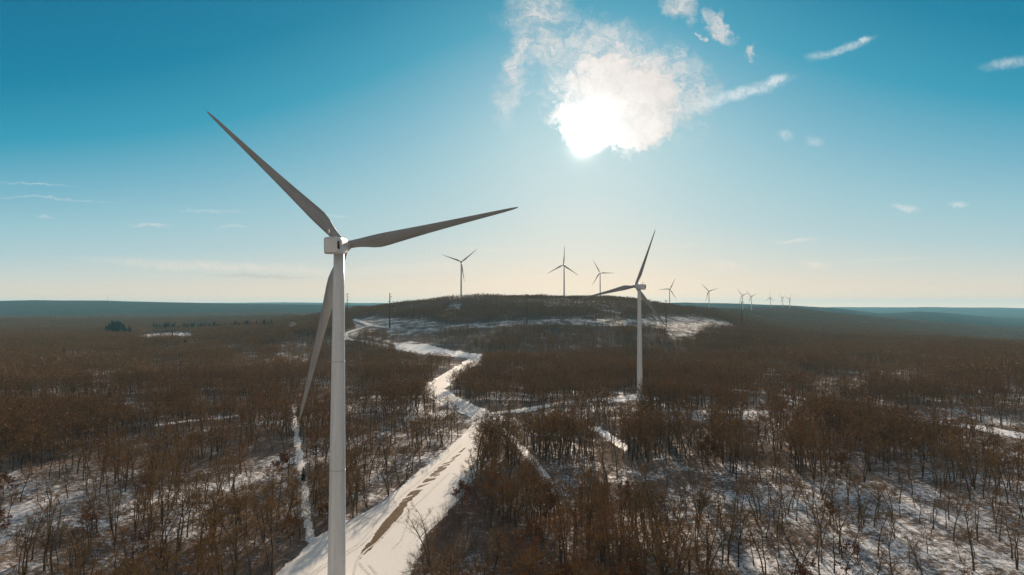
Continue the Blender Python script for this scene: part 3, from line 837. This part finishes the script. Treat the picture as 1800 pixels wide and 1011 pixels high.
def scatter(name, pos, idx, scl, tint, sources):
    me = bpy.data.meshes.new(name)
    P = np.asarray(pos, np.float32)
    me.vertices.add(len(P)); me.vertices.foreach_set('co', P.ravel())
    for nm, a, ty in (('pick', idx, 'INT'), ('size', scl, 'FLOAT'), ('tint', tint, 'FLOAT'), ('turn', RNG.uniform(0, 6.283, len(P)), 'FLOAT')):
        at = me.attributes.new(nm, ty, 'POINT'); at.data.foreach_set('value', np.asarray(a, np.int32 if ty == 'INT' else np.float32))
    o = bpy.data.objects.new(name, me); C.objects.link(o)
    ng = bpy.data.node_groups.new(name, 'GeometryNodeTree')
    ng.interface.new_socket('Geometry', in_out='INPUT', socket_type='NodeSocketGeometry')
    ng.interface.new_socket('Geometry', in_out='OUTPUT', socket_type='NodeSocketGeometry')
    N, L = ng.nodes, ng.links
    gi, go = N.new('NodeGroupInput'), N.new('NodeGroupOutput')
    def named(nm, ty):
        q = N.new('GeometryNodeInputNamedAttribute'); q.data_type = ty; q.inputs[0].default_value = nm; return q.outputs[0]
    pick, size, turn = named('pick', 'INT'), named('size', 'FLOAT'), named('turn', 'FLOAT')
    rot = N.new('ShaderNodeCombineXYZ'); L.new(turn, rot.inputs[2])
    cs = N.new('ShaderNodeCombineXYZ')
    for q in range(3): L.new(size, cs.inputs[q])
    jn = N.new('GeometryNodeJoinGeometry')
    used = set(int(q) for q in idx)
    for k, src in enumerate(sources):
        if k not in used: continue
        oi = N.new('GeometryNodeObjectInfo'); oi.inputs[0].default_value = src; oi.inputs[1].default_value = False
        cmp_ = N.new('FunctionNodeCompare'); cmp_.data_type = 'INT'; cmp_.operation = 'EQUAL'
        L.new(pick, cmp_.inputs[2]); cmp_.inputs[3].default_value = k
        ip = N.new('GeometryNodeInstanceOnPoints')
        L.new(gi.outputs[0], ip.inputs['Points']); L.new(cmp_.outputs[0], ip.inputs['Selection']); L.new(oi.outputs['Geometry'], ip.inputs['Instance'])
        L.new(rot.outputs[0], ip.inputs['Rotation']); L.new(cs.outputs[0], ip.inputs['Scale'])
        L.new(ip.outputs[0], jn.inputs[0])
    L.new(jn.outputs[0], go.inputs[0])
    md = o.modifiers.new('scatter', 'NODES'); md.node_group = ng
    return o
wood = scatter('woodland', pos, idx, scl, tint, [n[2] for n in NEAR] + MIDT + LOWT + PATCH)
tag(wood, 'bare brown winter woodland covering the plain and the hills', 'woodland', kind='stuff')
print('woodland instances', len(pos))

# ---- the nearest trees, each a thing of its own
ZONES = [(230, 'at the far left edge of the frame'), (430, 'on the slope well left of the near turbine'), (585, 'just left of the near turbine tower'),
         (745, 'between near tower and snowy track'), (960, 'along the right side of the snowy track'), (1180, 'in the middle woods right of the track'),
         (1400, 'in the woods below the mid distance turbine'), (1600, 'on open snow at the lower right'), (99999, 'at the far right edge of the frame')]
KINDS = {'bare': 'bare brown tree', 'forked': 'bare tree with forked trunk', 'small': 'small slender bare tree', 'tall': 'tall narrow bare tree', 'rust': 'tree with rust brown leaves'}
VK = ['bare', 'forked', 'tall', 'bare', 'forked', 'tall', 'small', 'small', 'rust', 'rust']
for (x, y, z, v, s, px, py, tn) in individuals:
    zone = next(t for lim, t in ZONES if px < lim); kd = VK[v]
    row = 'in front' if py > 985 else 'further back'
    lab = f'{KINDS[kd]} {row} {zone}'
    root = empty('bare_tree' if kd != 'rust' else 'oak_tree', (x, y, z), lab, 'tree', lab.replace('tree', 'trees', 1), RNG.uniform(0, 6.28))
    root.scale = (s, s, s)
    for nm, me in (('trunk', NEAR[v][0]), ('crown', NEAR[v][1])):
        o = bpy.data.objects.new(nm, me); C.objects.link(o); o.parent = root; o['tint'] = float(tn)

# ---- undergrowth
pos, idx, scl, tint = [], [], [], []
X, Y, Z = grid_points(3.0, 100, 640, R(43))
dens = fbm(X / 22, Y / 22, 131, 3)
px, py = proj(X, Y, Z)
thin = np.clip(sstep(1100, 1300, px) * sstep(790, 870, py) * .6 + sstep(460, 320, px) * sstep(860, 950, py) * .5, 0, 1)
dark = inpoly(px, py, [(700, 1100), (722, 1005), (760, 935), (815, 880), (840, 830), (900, 790), (980, 860), (1000, 1100)])
prob = np.where(dark, .9, sstep(.34, .60, dens) * .72 * (1 - .8 * thin))
k = (RNG.uniform(size=X.shape) < prob) & ~open_mask(X, Y, Z)
X, Y, Z, dark = X[k], Y[k], Z[k], dark[k]
pos = list(zip(X, Y, Z)); scl = RNG.uniform(.6, 1.25, X.shape).tolist(); tint = RNG.uniform(size=X.shape).tolist()
idx = np.where(dark & (RNG.uniform(size=X.shape) < .5), 4 + RNG.integers(0, 2, X.shape), RNG.integers(0, 4, X.shape)).tolist()
X, Y, Z = grid_points(2.3, 100, 265, R(20))
px, py = proj(X, Y, Z)
k = inpoly(px, py, [(560, 1500), (690, 1100), (722, 1005), (752, 945), (800, 885), (838, 850), (880, 860), (930, 1000), (950, 1500)]) & ~open_mask(X, Y, Z) & (RNG.uniform(size=X.shape) < .62 * sstep(.25, .55, fbm(X / 9, Y / 9, 151, 3)))
X, Y, Z = X[k], Y[k], Z[k]
pos += list(zip(X, Y, Z)); scl += RNG.uniform(.55, 1.1, X.shape).tolist(); tint += RNG.uniform(0, .6, X.shape).tolist(); idx += (4 + RNG.integers(0, 2, X.shape)).tolist()
# scrub dots along open cuts on the hill
X, Y, Z = grid_points(6.0, 850, 1500, R(20))
k = open_mask(X, Y, Z) & (RNG.uniform(size=X.shape) < .9 * sstep(.35, .6, fbm(X / 30, Y / 30, 137, 3)))
X, Y, Z = X[k], Y[k], Z[k]
pos += list(zip(X, Y, Z)); scl += RNG.uniform(.6, 1.3, X.shape).tolist(); tint += RNG.uniform(size=X.shape).tolist(); idx += RNG.integers(0, 4, X.shape).tolist()
brush = scatter('brush', pos, idx, scl, tint, SHRUB + SAPL)
tag(brush, 'reddish brown leafless undergrowth on the snow', 'undergrowth', kind='stuff')
print('brush instances', len(pos), 'individual trees', len(individuals))

# ---- evergreens
PINES = [pine_mesh(1200 + k, 12) for k in range(3)]
PC = [mesh_only('crown', *p, [M_PINE]).data for p in PINES]
PT = mesh_only('trunk', *tube([(0, 0, -.5), (0, 0, 6), (0, 0, 11.6)], [.22, .15, .03], 6), [M_BARK], smooth=True).data
def pine(px, py, h, label, group=None):
    p = ground(px, py)
    root = empty('pine_tree', p, label, 'tree', group, random.uniform(0, 6.28)); s = h / 12; w = random.uniform(1.0, 1.5)
    root.scale = (s * w, s * w, s)
    for nm, me in (('trunk', PT), ('crown', random.choice(PC))):
        o = bpy.data.objects.new(nm, me); C.objects.link(o); o.parent = root; o['tint'] = random.random()
for k in range(17):
    pine(187 + k * 2.7 + random.uniform(-1.5, 1.5), 592 + random.uniform(-3, 4), random.uniform(14, 24) + 14 * math.exp(-((k - 6) / 4) ** 2), 'dark evergreen in the clump left of the snowy field', 'evergreens clumped left of the snowy field')
for k in range(60):
    pine(270 + k * 3.5 + random.uniform(-2, 2), 583.0 - k * .08 + random.uniform(-1.2, 1.2), random.uniform(12, 22), 'dark evergreen in the row behind the snowy field', 'evergreens in the row behind the snowy field')
for px, py, h, lab in ((155, 678, 10, 'lone small dark evergreen in the brown woods at the left'), (112, 628, 13, 'dark evergreen deep in the woods at the far left, left one of a pair'),
                       (128, 630, 10, 'smaller dark evergreen deep in the woods at the far left, right one of a pair'), (90, 622, 13, 'dark evergreen left of the pair deep in the far left woods'),
                       (325, 615, 15, 'lone dark evergreen below the row behind the snowy field'), (283, 597, 11, 'small dark evergreen at the near edge of the snowy field'),
                       (303, 591, 11, 'small dark evergreen at the far tip of the snowy field'), (270, 617, 12, 'dark evergreen below the snowy field, left of another lone one'),
                       (192, 700, 8, 'small dark evergreen in the woods below the lone one'), (523, 733, 6, 'low dark evergreen beside the bend of the narrow foot path'),
                       (533, 846, 5, 'low dark evergreen beside the foot path near its lower end')):
    pine(px, py, h, lab)

# ------------------------------------------------------------------ wind turbines
def tower_mesh():
    return lathe([(2.1, -14), (2.1, .2), (2.06, 2), (1.92, 14), (1.72, 32), (1.50, 52), (1.30, 68), (1.2, 76.0)], 40)
def rsect(w, h, y, zc, e=3.5, n=28):
    out = []
    for k in range(n):
        a = 2 * math.pi * (k + .5) / n; c, s = math.cos(a), math.sin(a)
        out.append((w / 2 * math.copysign(abs(c) ** (2 / e), c), y, zc + h / 2 * math.copysign(abs(s) ** (2 / e), s)))
    return out
def loft(secs):
    n = len(secs[0]); V = [p for s in secs for p in s]; Fc = []
    for i in range(len(secs) - 1):
        for k in range(n):
            j = (k + 1) % n; Fc.append((i * n + k, i * n + j, (i + 1) * n + j, (i + 1) * n + k))
    Fc.append(tuple(range(n))); b = (len(secs) - 1) * n; Fc.append(tuple(b + k for k in range(n - 1, -1, -1)))
    return V, Fc
def nacelle_mesh():
    # y forward to the rotor; z = 0 at the shaft
    return loft([rsect(3.0, 3.1, -5.75, .05, 7), rsect(3.5, 3.6, -5.6, .03, 8), rsect(3.75, 3.85, -5.25, .0, 8), rsect(3.6, 3.9, -3, -.03, 7), rsect(3.3, 3.9, 0, -.10, 6),
                 rsect(3.05, 3.7, 1.4, -.10, 5), rsect(2.6, 3.1, 2.7, -.05, 3.2), rsect(2.2, 2.3, 3.3, .0, 2.2)])
def hub_mesh():
    return loft([rsect(2.3, 2.3, 3.3, 0, 2, 28), rsect(3.0, 3.0, 3.55, 0, 2, 28), rsect(3.1, 3.1, 4.2, 0, 2, 28), rsect(3.0, 3.0, 5.1, 0, 2, 28), rsect(2.4, 2.4, 6.0, 0, 2, 28), rsect(1.4, 1.4, 6.6, 0, 2, 28), rsect(.3, .3, 6.85, 0, 2, 28)])
def blade_mesh():
    """along +Z from the hub centre, leading edge +X, rotor axis (upwind) +Y"""
    secs = []; n = 22
    st = [(1.2, 1.9, 1.0), (2.2, 1.9, 1.0), (3.4, 2.05, .85), (5, 2.5, .60), (6.8, 3.05, .42), (8.6, 3.35, .32), (10.5, 3.25, .27), (13, 2.95, .24), (17, 2.5, .215), (22, 2.02, .19), (27, 1.62, .18),
          (32, 1.28, .17), (36, 1.02, .16), (40, .74, .15), (42.3, .50, .14), (43.2, .28, .14), (43.5, .06, .14)]
    for r, ch, th in st:
        f = max((r - 4) / 39.5, 0); tw = R(17 * (1 - f) ** 1.8 - 0.5 + 3)
        rnd = np.clip(1 - (r - 2.0) / 5.5, 0, 1)
        pts = []
        for k in range(n):
            a = 2 * math.pi * k / n
            cx, cy = math.cos(a) * .5, math.sin(a) * .5
            # airfoil: parameter from trailing to leading edge
            xx = .5 - .5 * math.cos(a); t = .594689181 * (.298222773 * math.sqrt(xx) - .127125232 * xx - .357907906 * xx ** 2 + .291984971 * xx ** 3 - .105174606 * xx ** 4) * 5 * .2 / .2
            yy = t * (1 if a < math.pi else -1) * 1.0 * th * 1.7 + .03 * math.sin(math.pi * xx)
            ax, ay = .32 - xx, yy
            rx, ry = -cx * -1 * -1, cy
            x = (ax * (1 - rnd) + (-math.cos(a + math.pi) * -.5 * -1) * rnd) if False else ax * (1 - rnd) + (.5 - xx) * rnd
            yv = ay * (1 - rnd) + cy * th * rnd
            x, yv = x * ch, yv * ch
            pts.append((x * math.cos(tw) - yv * math.sin(tw), x * math.sin(tw) + yv * math.cos(tw) + 1.1 * max((r - 8) / 35, 0) ** 2 * .0, r))
        secs.append(pts)
    return loft(secs)

TV = {}
def make_turbine_meshes():
    TV['tower'] = mesh_only('tower', *tower_mesh(), [M_TOWER], smooth=True).data
    TV['tower'].polygons[-1].use_smooth = False
    for nm, z, r in (('low', 26, 1.80), ('high', 51, 1.525)):
        TV['seam_' + nm] = mesh_only('tower_seam', *lathe([(r, z - .07), (r + .035, z - .05), (r + .035, z + .05), (r - .002, z + .07)], 40, False), [M_SEAM], smooth=True).data
    TV['foundation'] = mesh_only('foundation', *lathe([(3.6, -1), (3.6, .25), (3.3, .35), (2.12, .36)], 32, False), [M_CONC]).data
    TV['nacelle'] = mesh_only('nacelle', *nacelle_mesh(), [M_NAC], smooth=True).data
    for p in TV['nacelle'].polygons:
        if len(p.vertices) > 4: p.use_smooth = False
    TV['hub'] = mesh_only('hub', *hub_mesh(), [M_HUB], smooth=True).data
    TV['vent'] = mesh_only('vent', *box(1.62, -5.50, .15, .46, .60, 1.75), [M_DARK]).data
    TV['yaw_collar'] = mesh_only('yaw_collar', *lathe([(1.35, -2.6), (1.35, -1.95), (1.3, -1.8)], 32, False), [M_SEAM], smooth=True).data
    TV['hatch'] = mesh_only('hatch', *box(-.3, -3.2, 1.93, 1.4, 1.6, .14), [M_NAC]).data
    TV['beacon_mast'] = mesh_only('beacon_mast', *tube([(-.75, -5.0, 1.8), (-.75, -5.0, 2.9)], [.06, .05], 8), [M_SEAM]).data
    TV['beacon'] = mesh_only('beacon', *tube([(-.75, -5.0, 2.85), (-.75, -5.0, 2.95), (-.75, -5.0, 3.6), (-.75, -5.0, 3.7)], [.10, .2, .2, .08], 10), [M_LAMP]).data
    TV['anemometer'] = mesh_only('anemometer', *join(tube([(.2, -4.8, 1.8), (.2, -4.8, 2.5)], [.035, .03], 6), tube([(-.15, -4.8, 2.5), (.55, -4.8, 2.5)], [.03, .03], 6),
                                                    tube([(.55, -4.8, 2.45), (.55, -4.8, 2.72)], [.09, .05], 6)), [M_SEAM]).data
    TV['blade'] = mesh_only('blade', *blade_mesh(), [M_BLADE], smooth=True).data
make_turbine_meshes()
TIPS = {0: [(911, 364), (363, 196), (527, 737)], 1: [(1152, 403), (1022, 525), (1174, 577)]}

def rotor_axes(yaw, tilt):
    a = np.array([math.sin(yaw) * math.cos(tilt), math.cos(yaw) * math.cos(tilt), math.sin(tilt)])
    r = np.array([math.cos(yaw), -math.sin(yaw), 0]); u = np.cross(r, a)
    return a, r, u
TILT = R(5)
for i, (hub, yawd, ph, lab) in enumerate(TURB):
    yaw = R(yawd); tx, ty = tower_of(i)
    tilt_drop = HUB_OUT * math.tan(TILT)
    base = (tx, ty, hub[2] - 78.4)
    root = empty('wind_turbine', base, lab, 'wind turbine', 'wind turbines of the wind farm')
    def part(nm, me, parent=root, mat=None):
        o = bpy.data.objects.new(nm, me); C.objects.link(o); o.parent = parent
        if mat is not None: o.matrix_local = mat
        return o
    tw = part('tower', TV['tower'])
    tw.location = (0, 0, 0)
    if i < 2:
        part('tower_seam', TV['seam_low'], tw); part('tower_seam', TV['seam_high'], tw)
    part('foundation', TV['foundation'])
    a, r, u = rotor_axes(yaw, TILT)
    nacM = Matrix.Translation((0, 0, 78.4 - HUB_OUT * math.sin(TILT))) @ Matrix.Rotation(-yaw, 4, 'Z') @ Matrix.Rotation(TILT, 4, 'X')
    nac = part('nacelle', TV['nacelle'], root, nacM)
    if i < 3:
        part('vent', TV['vent'], nac); part('hatch', TV['hatch'], nac); part('beacon_mast', TV['beacon_mast'], nac)
        part('beacon', TV['beacon'], nac); part('anemometer', TV['anemometer'], nac); 
    part('hub', TV['hub'], root, nacM)
    hc = np.array(base) + np.array((0, 0, 78.4 - HUB_OUT * math.sin(TILT))) + a * HUB_OUT
    for k in range(3):
        th, Ls = R(ph + 120 * k), 1.0
        if i in TIPS:   # settle the blade's azimuth and reach on its observed tip
            def tip(th, L): return np.array(proj(*(hc + L * 43.5 * (math.cos(th) * r + math.sin(th) * u))))
            tgt = min(TIPS[i], key=lambda q: np.hypot(*(tip(th, 1) - q)))
            for _ in range(20):
                e = tip(th, Ls) - tgt
                J = np.stack([(tip(th + 1e-4, Ls) - tip(th, Ls)) / 1e-4, (tip(th, Ls + 1e-4) - tip(th, Ls)) / 1e-4], -1)
                d = np.linalg.solve(J, -e); th += d[0]; Ls += d[1]
            print('blade', i, k, round(math.degrees(th), 1), round(Ls, 3))
        zd = math.cos(th) * r + math.sin(th) * u              # along the blade
        xd = np.cross(a, zd); xd = xd if True else -xd
        # leading edge is counter-clockwise seen from behind the rotor
        ccw = -math.sin(th) * r + math.cos(th) * u
        xd = ccw; yd = np.cross(zd, xd)
        if np.dot(yd, a) < 0: pass
        Mw = Matrix(((xd[0], yd[0], zd[0], 0), (xd[1], yd[1], zd[1], 0), (xd[2], yd[2], zd[2], 0), (0, 0, 0, 1)))
        off = hc - np.array(base)
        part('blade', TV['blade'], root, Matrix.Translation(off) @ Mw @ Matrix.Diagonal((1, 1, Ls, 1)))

# ------------------------------------------------------------------ transmission poles
def pole(px, top, bottom, label, style, dist=None):
    p = ground(px, bottom)
    d = math.hypot(p[0], p[1]); h = (bottom - top) / F * p[1] * 1.0
    root = empty('power_pole', p, label, 'power pole', 'power poles along the transmission line', random.uniform(-.2, .2))
    r = max(.95, h * .022)
    mesh_obj('shaft', *tube([(0, 0, -1), (0, 0, h * .5), (0, 0, h)], [r, r * .8, r * .5], 10), M_STEEL, root, True)
    w = h * .085
    if style == 'davit':
        arms = [(h * .985, -1, 1), (h * .86, 1, 1), (h * .72, 1, 1), (h * .56, 1, .9), (h * .985, 1, .9)]
    elif style == 'tee':
        arms = [(h * .98, -1, 1), (h * .98, 1, 1)]
    elif style == 'cross':
        arms = [(h * .95, -1, 1.4), (h * .95, 1, 1.4), (h * .75, -1, 1.4), (h * .75, 1, 1.4), (h * .55, -1, 1.4), (h * .55, 1, 1.4)]
    else:
        arms = [(h * .9, 1, .6), (h * .77, -1, .6), (h * .64, 1, .6)]
    for z, s, k in arms:
        o = mesh_obj('crossarm', *tube([(0, 0, z - w * .12), (s * w * k, 0, z)], [r * .35, r * .2], 6), M_STEEL, root)
        mesh_obj('insulator', *tube([(s * w * k * .96, 0, z), (s * w * k * .96, 0, z - w * .3)], [r * .16, r * .2], 6), M_INS, o)
for a in ((685, 515, 578, 'tall dark steel power pole standing on the snow at the left of the hill', 'slim'),
          (926, 517, 570, 'tall dark power pole on the middle of the snowy cut across the hill', 'tee'),
          (610, 516, 557, 'power pole with side arms just right of the near turbine tower', 'davit'),
          (1171, 528, 573, 'power pole on the snowy slope right of the mid distance turbine', 'tee'),
          (1304, 530, 577, 'tall dark power pole beyond the right end of the snowy hill', 'tee'),
          (493, 537, 554, 'far power pole at the left, left one of two beside each other on the skyline', 'tee'),
          (507, 538, 555, 'far power pole at the left, right one of two beside each other on the skyline', 'tee'),
          (527, 547, 566, 'far power pole at the left beside the small snowy clearing', 'tee'),
          (1447.5, 575, 593, 'thick dark power pole in the right hand woods, nearest one to the hill', 'cross'),
          (1559, 592, 603, 'small power pole with wide crossarms in the right hand valley', 'cross'),
          (1743, 606, 620, 'small dark power pole furthest right in the valley woods', 'cross')):
    pole(*a)
# lattice radio mast on the far left ridge
def mast(px, h):
    p = ground(px, 529.5); x, y = p[0], p[1]
    root = empty('radio_mast', (x, y, float(terrain(x, y))), 'thin radio mast on the far blue ridge at the left', 'radio mast')
    V = join(*[tube([(1.6 * math.cos(a), 1.6 * math.sin(a), -1), (.5 * math.cos(a), .5 * math.sin(a), h)], [.35, .2], 5) for a in (0, 2.1, 4.2)],
             *[tube([(1.6 * math.cos(a) * (1 - .7 * z / h), 1.6 * math.sin(a) * (1 - .7 * z / h), z), (1.6 * math.cos(a + 2.1) * (1 - .7 * z / h), 1.6 * math.sin(a + 2.1) * (1 - .7 * z / h), z + h / 12)], [.15, .15], 4)
               for z in np.linspace(0, h * .9, 11) for a in (0, 2.1, 4.2)])
    mesh_obj('lattice', *V, M_STEEL, root)
    mesh_obj('antenna', *tube([(0, 0, h - .5), (0, 0, h + 8)], [.3, .2], 6), M_STEEL, root)
mast(189, 46)

# ------------------------------------------------------------------ haze
def haze(dens):
    m, nt = new_mat('haze'); g = NT(nt)
    v = g.n('ShaderNodeVolumePrincipled')
    v.inputs['Color'].default_value = (.27, .64, .84, 1); v.inputs['Density'].default_value = dens; v.inputs['Anisotropy'].default_value = 0.1
    o = g.n('ShaderNodeOutputMaterial'); nt.links.new(v.outputs[0], o.inputs['Volume'])
    b = mesh_obj('haze', *box(0, 0, 30, 31600, 31600, 380), m)
    tag(b, 'thin blue haze over the far ridges', 'haze', kind='stuff')
haze(4.6e-5)

# ------------------------------------------------------------------ render settings
vs = scene.view_settings
scene.display_settings.display_device = 'sRGB'
vs.view_transform = 'Standard'; vs.look = 'None'; vs.exposure = EXPOSURE; vs.gamma = 1.0; vs.use_curve_mapping = False
cy = scene.cycles
cy.max_bounces = 5; cy.diffuse_bounces = 3; cy.glossy_bounces = 2; cy.transmission_bounces = 2; cy.volume_bounces = 0; cy.transparent_max_bounces = 4
cy.use_denoising = True; cy.denoiser = 'OPENIMAGEDENOISE'; cy.denoising_input_passes = 'RGB_ALBEDO_NORMAL'; cy.denoising_prefilter = 'NONE'
cy.sample_clamp_indirect = 4.0
